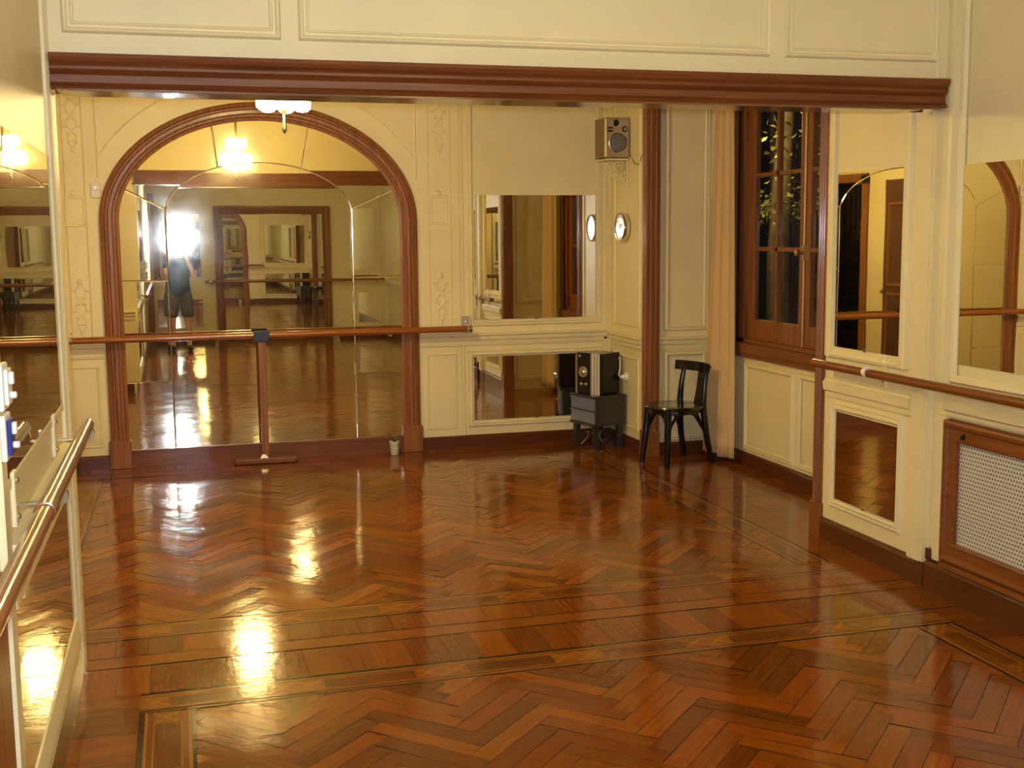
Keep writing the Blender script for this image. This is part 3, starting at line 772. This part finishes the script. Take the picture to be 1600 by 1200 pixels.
b = MB(); b.lathe([(.034, 0), (.034, .01), (.026, .012), (.024, .004)], (-.012, -.106, .268), (0, -1, 0), 20); b.build('tweeter_ring', M['chrome'], sp)
b = MB(); b.lathe([(.025, 0), (.018, .010), (.001, .014)], (-.012, -.107, .268), (0, -1, 0), 20); b.build('tweeter', M['blackm'], sp)
b = MB(); b.lathe([(.024, 0), (.024, .008), (.019, .012), (.001, .012)], (.062, -.106, .222), (0, -1, 0), 18); kn = b.build('emblem', M['blackm'], sp)
b = MB(); b.lathe([(.013, .012), (.013, .014), (.007, .014), (.007, .012)], (.062, -.106, .222), (0, -1, 0), 14); b.build('emblem_ring', M['chrome'], kn)
b = MB()
for z in (.225, .200): b.box(-.085, -.04, -.112, -.104, z, z + .012)
b.build('port', M['blackm'], sp)
sk = thing('speaker_bracket', 'ornate plaster shelf bracket under the corner loudspeaker', 'bracket', (3.40, 9.08, 2.34))
b = MB(); b.box(-.085, .105, -.09, .20, -.004, .010); b.build('shelf', M['cream'], sk, bevel=.002)
b = MB()
def spiral(o_, r0, turns, flip, y):
    P = []
    for i in range(30):
        t = i / 29; a = t * turns * 2 * PI; r_ = r0 * (1 - .8 * t); P.append((o_[0] + flip * r_ * math.cos(a), y, o_[1] + r_ * math.sin(a)))
    return P
for y in (-.07, .02):
    b.tube(spiral((.03, -.06), .05, 1.6, 1, y), .006, 7); b.tube(spiral((-.04, -.05), .035, 1.4, -1, y), .006, 7); b.tube(spiral((.07, -.13), .035, 1.5, 1, y), .006, 7)
    b.tube([(-.09, y, -.02), (-.03, y, -.09), (.05, y, -.15), (.10, y, -.21)], .006, 7)
b.tube([(.103, -.07, -.01), (.103, -.07, -.21)], .006, 7); b.tube([(.103, .02, -.01), (.103, .02, -.21)], .006, 7)
b.build('scrollwork', M['cream'], sk)
b = MB(); P = [(3.505, 8.98, 2.40), (3.508, 8.94, 2.355), (3.507, 8.86, 2.30), (3.507, 8.78, 2.29), (3.507, 8.70, 2.36)]
b.tube(P, .004, 6); tag(b.build('speaker_cable', M['bronze']), 'thin cable drooping from the corner loudspeaker to the post', 'cable')
ck = thing('wall_clock', 'round white wall clock on the panelled wall in the corner', 'clock', (XR - .006, 9.06, 1.805))
b = MB(); b.lathe([(.105, 0), (.116, .004), (.120, .03), (.112, .052), (.104, .050), (.102, .040)], (0, 0, 0), (-1, 0, 0), 36); b.build('rim', M['chrome'], ck)
b = MB(); b.lathe([(.103, .03), (.103, .042), (.001, .043)], (0, 0, 0), (-1, 0, 0), 36); b.build('dial', M['clockw'], ck)
for k in range(12):
    a = k * PI / 6; b = MB(); b.box(-.0455, -.0435, -.0022, .0022, .083, .093, Matrix.Rotation(a, 4, 'X')); b.build('hour_mark', M['inkgrey'], ck)
for a, l_, w_ in ((1.0, .05, .0025), (-.6, .07, .002)):
    b = MB(); b.box(-.049, -.046, -w_, w_, -.012, l_, Matrix.Rotation(a, 4, 'X')); b.build('hand', M['inkgrey'], ck)
sw = thing('wall_switch', 'small beige switch box on the back wall beside the arch', 'switch', (-.575, D, 2.11))
b = MB(); b.box(-.034, .034, -.032, 0, -.055, .055); b.build('box', M['pot'], sw, bevel=.005)
b = MB(); b.box(-.018, .018, -.042, -.030, .0, .034); b.build('rocker', M['silver'], sw, bevel=.003)
for z, lab, cm in ((1.388, 'white switch box on the left wall, the upper of two', M['white']), (1.262, 'blue and white switch box on the left wall, the lower of two', M['blue'])):
    t = thing('wall_switch', lab, 'switch', (XL + .018, 3.148, z), 0, 'switch boxes on the left wall')
    b = MB(); b.box(0, .014, -.05, .05, -.058, .058); b.build('plate', M['white'], t, bevel=.005)
    b = MB(); b.box(.014, .024, -.035, .035, -.045, .045); b.build('cover', cm, t, bevel=.004)
    b = MB(); b.box(.022, .034, -.012, .012, .006, .036); b.build('button', M['white'], t, bevel=.003)
    b = MB(); b.lathe([(.009, 0), (.009, .014), (.005, .017)], (.022, 0, -.022), (1, 0, 0), 12); b.build('knob', M['white'], t)

# ------------------------------------------------------------------ nightstand and stereo in the corner
ns = thing('nightstand', 'small dark grey two-drawer nightstand in the back right corner', 'nightstand', (3.298, 9.14, 0), math.radians(13.7))
hx, hy = .15, .18
b = MB(); b.box(-hx + .012, hx, -hy, hy, .21, .425); b.build('body', M['grey'], ns, bevel=.004)
b = MB(); b.box(-hx - .012, hx + .006, -hy - .008, hy + .008, .425, .445); b.build('top', M['grey'], ns, bevel=.004)
b = MB(); b.box(-hx - .012, hx + .004, -hy - .006, hy + .006, .192, .21); b.build('bottom_board', M['grey'], ns, bevel=.003)
for z in (.214, .322):
    b = MB(); b.box(-hx - .004, -hx + .012, -hy + .004, hy - .004, z, z + .100); dr = b.build('drawer', M['drawer'], ns, bevel=.004)
    b = MB(); b.box(-hx - .014, -hx - .004, -hy + .004, hy - .004, z + .088, z + .100); b.build('lip', M['drawer'], dr)
for sx in (-1, 1):
    for sy in (-1, 1):
        b = MB(); c = (sx * (hx - .035), sy * (hy - .04))
        b.loft([[(c[0] * k + dx * s_, c[1] * k + dy * s_, z) for dx, dy in ((-1, -1), (1, -1), (1, 1), (-1, 1))] for z, s_, k in ((.193, .024, 1), (.0, .018, 1.04))]); b.build('leg', M['grey'], ns)
so_ = thing('stereo', 'black mini stereo with silver stripes standing on the nightstand', 'stereo', (3.298, 9.135, .445), math.radians(30))
hx, hy = .125, .13
b = MB(); b.box(-hx + .012, hx, -hy, hy, .006, .340); b.build('cabinet', M['black'], so_, bevel=.008)
b = MB(); b.box(-hx - .006, -hx + .012, -hy, hy, .004, .342); fp = b.build('front_panel', M['blackm'], so_, bevel=.004)
b = MB(); b.box(-hx - .012, -hx - .004, hy - .022, hy, .004, .342); b.build('side_strip', M['bronze'], fp)
for k, y in enumerate((-hy + .002, -hy + .034, -hy + .066)):
    b = MB(); b.box(-hx - .016, -hx - .004, y, y + .014, .0, .345); b.build('silver_stripe', M['bright'], fp, bevel=.004)
    b = MB(); b.box(-hx - .009, -hx - .004, y + .014, y + .032, .0, .343); b.build('grille_strip', M['silver'], fp)
b = MB(); b.lathe([(.044, 0), (.046, .010), (.038, .018), (.034, .008)], (-hx - .006, .045, .185), (-1, 0, 0), 28); dl = b.build('dial_ring', M['champagne'], fp)
b = MB(); b.lathe([(.024, 0), (.024, .020), (.017, .026), (.001, .026)], (-hx - .006, .045, .185), (-1, 0, 0), 24); b.build('dial_knob', M['chrome'], dl)
for y, m_ in ((.07, M['silver']), (.02, M['champagne'])):
    b = MB(); b.ball((-hx - .008, y, .085), .016, (.5, 1, .8), 12); b.build('button', m_, fp)
b = MB(); b.lathe([(.008, 0), (.008, .005), (.001, .006)], (-hx - .006, .085, .315), (-1, 0, 0), 12); b.build('indicator', M['white'], fp)
for sx in (-1, 1):
    for sy in (-1, 1):
        b = MB(); b.lathe([(.014, 0), (.014, .008)], (sx * .095, sy * .10, 0), n=12); b.build('foot', M['blackm'], so_)
ou = thing('wall_outlet', 'white round wall socket beside the stereo', 'outlet', (XR, 9.03, .585))
b = MB(); b.lathe([(.036, 0), (.036, .016), (.030, .024), (.001, .024)], (0, 0, 0), (-1, 0, 0), 20); b.build('socket', M['white'], ou)
b = MB(); b.lathe([(.018, .022), (.017, .045), (.010, .055), (.004, .058)], (0, 0, 0), (-1, 0, 0), 16); b.build('plug', M['white'], ou)
b = MB(); P = [(3.448, 9.03, .585), (3.44, 9.03, .60), (3.455, 9.04, .66), (3.465, 9.07, .72), (3.46, 9.10, .775), (3.43, 9.12, .80)]
b.tube(P, .005, 8); tag(b.build('power_cable', M['white']), 'white power cable looping from the stereo to the socket', 'cable')
b = MB(); b.tube([(3.16 + .10 * t + .03 * math.sin(9 * t), 9.12 + .05 * math.cos(7 * t), .02 + .12 * abs(math.sin(3.1 * t))) for t in [i / 24 * 2 for i in range(25)]], .004, 6)
tag(b.build('floor_cable', M['silver']), 'loose cable loop on the floor under the nightstand', 'cable')

# ------------------------------------------------------------------ bentwood chair
ch = thing('bentwood_chair', 'small black bentwood chair with a round seat beside the curtain', 'chair', (3.60, 8.27, 0), math.radians(17))
# chair faces its local -x; back at +x
b = MB(); b.lathe([(.20, .428), (.222, .432), (.226, .444), (.222, .455), (.19, .458), (.15, .452), (.001, .450)], n=36); b.build('seat', M['seat'], ch)
b = MB(); b.lathe([(.195, .395), (.205, .398), (.205, .430), (.195, .432)], n=36); b.build('seat_ring', M['black'], ch)
FL = [(-.155, .12), (-.155, -.12)]; BL = [(.17, .135), (.17, -.135)]
for (x, y) in FL:
    b = MB(); b.tube([(x, y, .43), (x - .012, y * 1.08, .25), (x - .035, y * 1.25, 0)], [.027, .026, .020], 12); b.build('leg', M['black'], ch)
for (x, y) in BL:
    b = MB(); b.tube([(x + .075, y * 1.2, 0), (x + .03, y * 1.1, .22), (x + .005, y, .43), (x + .02, y * .98, .60), (x + .05, y * .95, .75)], [.020, .024, .026, .021, .017], 12); b.build('leg', M['black'], ch)
b = MB()     # one wide curved slat close to the near upright
b.loft([[(.188 + .05 * t ** 2 + sx_, y0 + dy, .455 + .29 * t) for sx_, dy in ((-.006, -w_), (.006, -w_), (.006, w_), (-.006, w_))] for t, w_, y0 in [(i / 10, .046 + .022 * (2 * (i / 10) - 1) ** 2, -.085) for i in range(11)]]); b.build('back_slat', M['black'], ch, bevel=.002)
b = MB(); n = 16
def railpt(i, dx, z): 
    a = (i / n - .5) * 1.5; return (.275 - .10 * (1 - math.cos(a)) * 1.6 - .055 + dx, .188 * math.sin(a) / math.sin(.75), z)
b.loft([[railpt(i, -.014, .698), railpt(i, .012, .698), railpt(i, .020, .765), railpt(i, -.006, .772)] for i in range(n + 1)]); b.build('top_rail', M['black'], ch, bevel=.005)
legs = [Vector((-.155, .12, 0)), Vector((-.155, -.12, 0)), Vector((.17, -.135, 0)), Vector((.17, .135, 0))]
for i in range(4):
    p, q = legs[i], legs[(i + 1) % 4]
    for a_, c_ in ((p, q), (q, p)):
        b = MB(); d = (c_ - a_); out = Vector((a_.x, a_.y, 0)).normalized() * .02
        b.tube([a_ + out + Vector((0, 0, .24)), a_ + d * .10 + Vector((0, 0, .32)), a_ + d * .24 + Vector((0, 0, .38)), a_ + d * .42 + Vector((0, 0, .40))], .0105, 8); b.build('brace', M['black'], ch)

# ------------------------------------------------------------------ plant in a pot at the foot of the arch
pp = thing('potted_plant', 'tiny green plant in a patterned white pot at the foot of the arch', 'plant', (1.615, 9.31, 0))
b = MB(); b.lathe([(.030, 0), (.033, .004), (.039, .095), (.042, .10), (.042, .108), (.037, .108), (.035, .09)], n=22); pt = b.build('pot', M['pot'], pp)
b = MB()
for k in range(10):
    for j in range(4):
        a = (k + .5 * (j % 2)) * 2 * PI / 10; r_ = .034 + .0016 * j
        b.ball((r_ * math.cos(a), r_ * math.sin(a), .02 + .02 * j), .004, seg=6)
b.build('dots', M['bronze'], pt)
b = MB(); b.lathe([(.035, .092), (.02, .097), (.001, .098)], n=14); b.build('soil', M['soil'], pp)
b = MB()
for k in range(16):
    a = k * 2.4; d = Vector((math.cos(a), math.sin(a), random.uniform(.6, 1.4))).normalized(); q = Vector((-math.sin(a), math.cos(a), 0)); s_ = random.uniform(.03, .055); p = Vector((0, 0, .097))
    vs = [b.bm.verts.new(x) for x in (p, p + d * s_ * .6 + q * .009, p + d * s_ + Vector((0, 0, -.006)), p + d * s_ * .6 - q * .009)]; b.face(vs)
b.build('leaves', M['leaf'], pp)

# ------------------------------------------------------------------ radiator cover
rc = thing('radiator_cover', 'mahogany radiator cover with a white perforated panel on the right wall', 'radiator cover', (XR, 4.2, 0))
b = PB(); frame(b, right, 3.72, 4.685, .275, .765, [(.0, .012), (0, .040), (.008, .044), (.014, .036), (.06, .036), (.066, .046), (.085, .050), (.095, .044), (.10, 0)]); b.build('frame', M['mahogy'], rc)
b = PB(); slab(b, right, 3.64, 4.765, .152, .178, 0, .058); b.build('base_rail', M['mahogy'], rc)
b = PB(); slab(b, right, 3.715, 4.69, .27, .77, .012, .018); b.build('perforated_panel', M['perf'], rc)
b = PB(); b.lathe([(.014, 0), (.014, .008), (.008, .012)], right(4.64, .80, .036), (-1, 0, 0), 14); b.build('lock', M['blackm'], rc)

# ------------------------------------------------------------------ doorway and stair on the far left (seen in mirrors)
d1 = bpy.data.objects.new('door_1', None); COL.objects.link(d1); d1.location = (XA, DY0, 0); d1['kind'] = 'structure'; d1['label'] = 'dark doorway with mahogany casing to the stair hall'
b = PB()
for y0, y1 in ((DY0 - .02, DY0 + .05), (DY1 - .05, DY1 + .08)): b.box(XA - .13, XA + .025, y0, y1, 0, DZ + .06)
b.box(XA - .13, XA + .025, DY0 - .02, DY1 + .08, DZ - .02, DZ + .08); b.build('casing', M['mahog'], d1)
d2 = bpy.data.objects.new('door_2', None); COL.objects.link(d2); d2.location = (XA, 6.6, 0); d2['kind'] = 'structure'; d2['label'] = 'dark wooden door on the far left wall'
b = PB(); b.box(XA, XA + .03, 6.49, 7.35, 0, 2.35); b.build('leaf', M['step'], d2)
b = PB(); frame(b, aleft, 6.60, 7.20, .2, 1.0, [(0, .03), (.01, .045), (.03, .045), (.04, .03)]); frame(b, aleft, 6.60, 7.20, 1.15, 2.05, [(0, .03), (.01, .045), (.03, .045), (.04, .03)]); b.build('panel_moulding', M['mahog'], d2)
b = PB(); b.ball(aleft(6.53, 1.05, .07), .028, seg=12); b.build('knob', M['brass'], d2)
sr = thing('staircase', 'dark wooden staircase with turned balusters in the hall on the left', 'staircase', (-2.48, 2.4, 0))
b = MB()
for i in range(11): b.box(-.55, .45, .0 + i * .23, .27 + i * .23, .20 * i + .16, .20 * (i + 1))
b.build('steps', M['step'], sr)
b = MB(); b.loft([[(.45, y, .20 * y / .23 + o_) for y, o_ in ((0, -.02), (0, .18), (2.55, .18), (2.55, -.02))], [(.49, y, .20 * y / .23 + o_) for y, o_ in ((0, -.02), (0, .18), (2.55, .18), (2.55, -.02))]]); b.build('stringer', M['mahog'], sr)
for i in range(18):
    y = .1 + i * .14; z = .20 * y / .23
    b = MB(); b.lathe([(.016, z + .14), (.016, z + .3), (.026, z + .42), (.013, z + .62), (.018, z + .95)], (.47, y, 0), n=10); b.build('baluster', M['mahog'], sr)
b = MB(); b.tube([(.47, 0, .97), (.47, 2.5, .97 + .20 * 2.5 / .23)], .035, 10); b.build('handrail', M['mahog'], sr)

# ------------------------------------------------------------------ photographer
def skinned(name, verts, edges, mat, parent=None, root=0, sub=2):
    me = bpy.data.meshes.new(name); me.from_pydata([v[:3] for v in verts], edges, []); me.materials.append(mat)
    o = bpy.data.objects.new(name, me); COL.objects.link(o)
    if parent is not None: o.parent = parent
    k = o.modifiers.new('skin', 'SKIN'); k.use_smooth_shade = True
    sd = o.modifiers.new('sub', 'SUBSURF'); sd.levels = sd.render_levels = sub
    for i, v in enumerate(verts):
        r = v[3]; me.skin_vertices[0].data[i].radius = r if isinstance(r, tuple) else (r, r)
        me.skin_vertices[0].data[i].use_root = (i == root)
    return o
PX, PY = .02, -.36
V = [(0, 0, .95, (.15, .11)), (0, 0, 1.12, (.135, .10)), (0, .0, 1.30, (.165, .115)), (0, 0, 1.44, (.13, .09)), (0, .01, 1.53, .055), (0, .03, 1.60, (.062, .07)), (0, .035, 1.70, (.078, .095)), (0, .03, 1.79, (.06, .075))]
E_ = [(i, i + 1) for i in range(7)]
for s_ in (-1, 1):
    k = len(V)
    V += [(s_ * .19, 0, 1.42, .058), (s_ * .25, .07, 1.20, .044), (s_ * .235, .12, 1.14, .042), (s_ * .14, .21, 1.42, .034), (s_ * .088, .245, 1.61, .026), (s_ * .076, .265, 1.66, (.022, .030)),
          (s_ * .10, 0, .86, .095), (s_ * .115, .015, .50, .058), (s_ * .12, -.01, .34, .056), (s_ * .125, -.015, .10, .036), (s_ * .13, .0, .045, .038), (s_ * .14, .13, .03, .034)]
    E_ += [(3, k), (k, k + 1), (k + 1, k + 2), (k + 2, k + 3), (k + 3, k + 4), (k + 4, k + 5), (0, k + 6), (k + 6, k + 7), (k + 7, k + 8), (k + 8, k + 9), (k + 9, k + 10), (k + 10, k + 11)]
    for f in range(4):    # fingers wrapped round the camera body
        z = 1.715 - .018 * f; m = len(V)
        V += [(s_ * .064, .285, z - .01, .0105), (s_ * .066, .306, z, .0095), (s_ * .054, .330, z, .0085), (s_ * .040, .334, z, .0075)]
        E_ += [(k + 5, m), (m, m + 1), (m + 1, m + 2), (m + 2, m + 3)]
    m = len(V); V += [(s_ * .060, .262, 1.655, .012), (s_ * .048, .262, 1.675, .010), (s_ * .034, .264, 1.685, .009)]; E_ += [(k + 5, m), (m, m + 1), (m + 1, m + 2)]
pn = skinned('person', V, E_, M['skin']); pn.location = (PX, PY, 0)
tag(pn, 'photographer in navy shirt and khaki shorts raising a camera, seen in the mirror', 'person')
SV = [(0, 0, .82, (.185, .15)), (0, 0, .93, (.19, .148)), (0, 0, 1.12, (.165, .125)), (0, 0, 1.30, (.19, .138)), (0, 0, 1.43, (.155, .11)), (0, .005, 1.49, .075)]; SE = [(0, 1), (1, 2), (2, 3), (3, 4), (4, 5)]
for s_ in (-1, 1):
    k = len(SV); SV += [(s_ * .195, .0, 1.42, .078), (s_ * .235, .045, 1.27, .068), (s_ * .243, .055, 1.235, .068)]; SE += [(4, k), (k, k + 1), (k + 1, k + 2)]
skinned('shirt', SV, SE, M['shirt'], pn)
HV = [(0, 0, 1.06, (.15, .12)), (0, 0, .90, (.18, .14))]; HE = [(0, 1)]
for s_ in (-1, 1):
    k = len(HV); HV += [(s_ * .105, .0, .78, .115), (s_ * .12, .012, .56, .098), (s_ * .122, .012, .52, .098)]; HE += [(1, k), (k, k + 1), (k + 1, k + 2)]
skinned('shorts', HV, HE, M['shorts'], pn)
b = MB(); b.ball((0, .012, 1.755), .105, (.86, 1.0, .98), 18); b.bm.verts.ensure_lookup_table()
bmesh.ops.delete(b.bm, geom=[v for v in b.bm.verts if v.co.z < 1.70 or (v.co.y > .07 and v.co.z < 1.80)], context='VERTS'); ho = b.build('hair', M['hair'], pn); q = ho.modifiers.new('t', 'SOLIDIFY'); q.thickness = .012
b = MB(); b.ball((0, .128, 1.69), .016, (.8, 1, 1.3), 10); b.build('nose', M['skin'], pn)
for s_ in (-1, 1):
    b = MB(); b.ball((s_ * .032, .112, 1.722), .012, seg=10); b.build('eye', M['white'], pn)
    b = MB(); b.ball((s_ * .082, .03, 1.70), .028, (.35, .7, 1.1), 10); b.build('ear', M['skin'], pn)
    b = MB(); b.ball((s_ * .137, .06, .045), .05, (.95, 2.6, .88), 14); b.build('shoe', M['shoe'], pn)
b = MB(); b.ball((0, .118, 1.655), .02, (1.1, .5, .35), 10); b.build('mouth', M['skin'], pn)
cm = thing('camera', 'compact camera with its flash firing, held up by the photographer', 'camera', (0, -.06, 1.67))
b = MB(); b.box(-.052, .052, -.018, .014, -.005, .068); b.build('body', M['silver'], cm, bevel=.006)
b = MB(); b.lathe([(.026, 0), (.026, .012), (.021, .014), (.021, .024), (.015, .026), (.001, .020)], (-.008, .014, .028), (0, 1, 0), 22); b.build('lens', M['blackm'], cm)
b = MB(); b.lathe([(.060, -.012), (.062, .008), (.056, .010), (.054, .002)], (0, .006, .112), (0, 1, 0), 24); b.box(-.02, .02, -.012, .004, .05, .07); b.build('flash_head', M['blackm'], cm)
b = MB(); b.lathe([(.054, 0), (.054, .003), (.001, .004)], (0, .006, .112), (0, 1, 0), 24); b.build('flash', M['flash'], cm)

# ------------------------------------------------------------------ added fill light on the foliage outside, world, camera
ld = bpy.data.lights.new('foliage_fill', 'POINT'); ld.energy = 17; ld.color = (1, .78, .35); ld.shadow_soft_size = .1  # point light without a fixture, added to brighten the leaves behind the window
lo = bpy.data.objects.new('foliage_fill', ld); lo.location = (4.85, 9.75, 2.75); COL.objects.link(lo)
W = bpy.data.worlds.new('night'); S.world = W; W.use_nodes = True
bg = W.node_tree.nodes.get('Background') or W.node_tree.nodes.new('ShaderNodeBackground')
bg.inputs[0].default_value = (.0012, .0013, .0015, 1); bg.inputs[1].default_value = 1.0
cd = bpy.data.cameras.new('view'); cd.sensor_fit = 'HORIZONTAL'; cd.sensor_width = 36; cd.lens = 1842.87 / 1600 * 36; cd.clip_start = .03
co = bpy.data.objects.new('view', cd); COL.objects.link(co)
F = Vector((0.26748193, 0.95538936, -0.12523817)); R = Vector((0.96260323, -0.27074821, -0.0095098)); U = Vector((0.04299357, 0.11801096, 0.99208113))
co.matrix_world = Matrix(((R.x, U.x, -F.x, 0), (R.y, U.y, -F.y, 0), (R.z, U.z, -F.z, 1.75), (0, 0, 0, 1)))
S.camera = co
S.view_settings.view_transform = 'Standard'; S.view_settings.look = 'None'; S.view_settings.gamma = 1
S.view_settings.use_curve_mapping = False; S.view_settings.exposure = 1.58
c = S.cycles
c.max_bounces = 14; c.diffuse_bounces = 4; c.glossy_bounces = 10; c.transparent_max_bounces = 8; c.transmission_bounces = 6
c.sample_clamp_indirect = 150.0; c.blur_glossy = 1.5
c.use_denoising = True
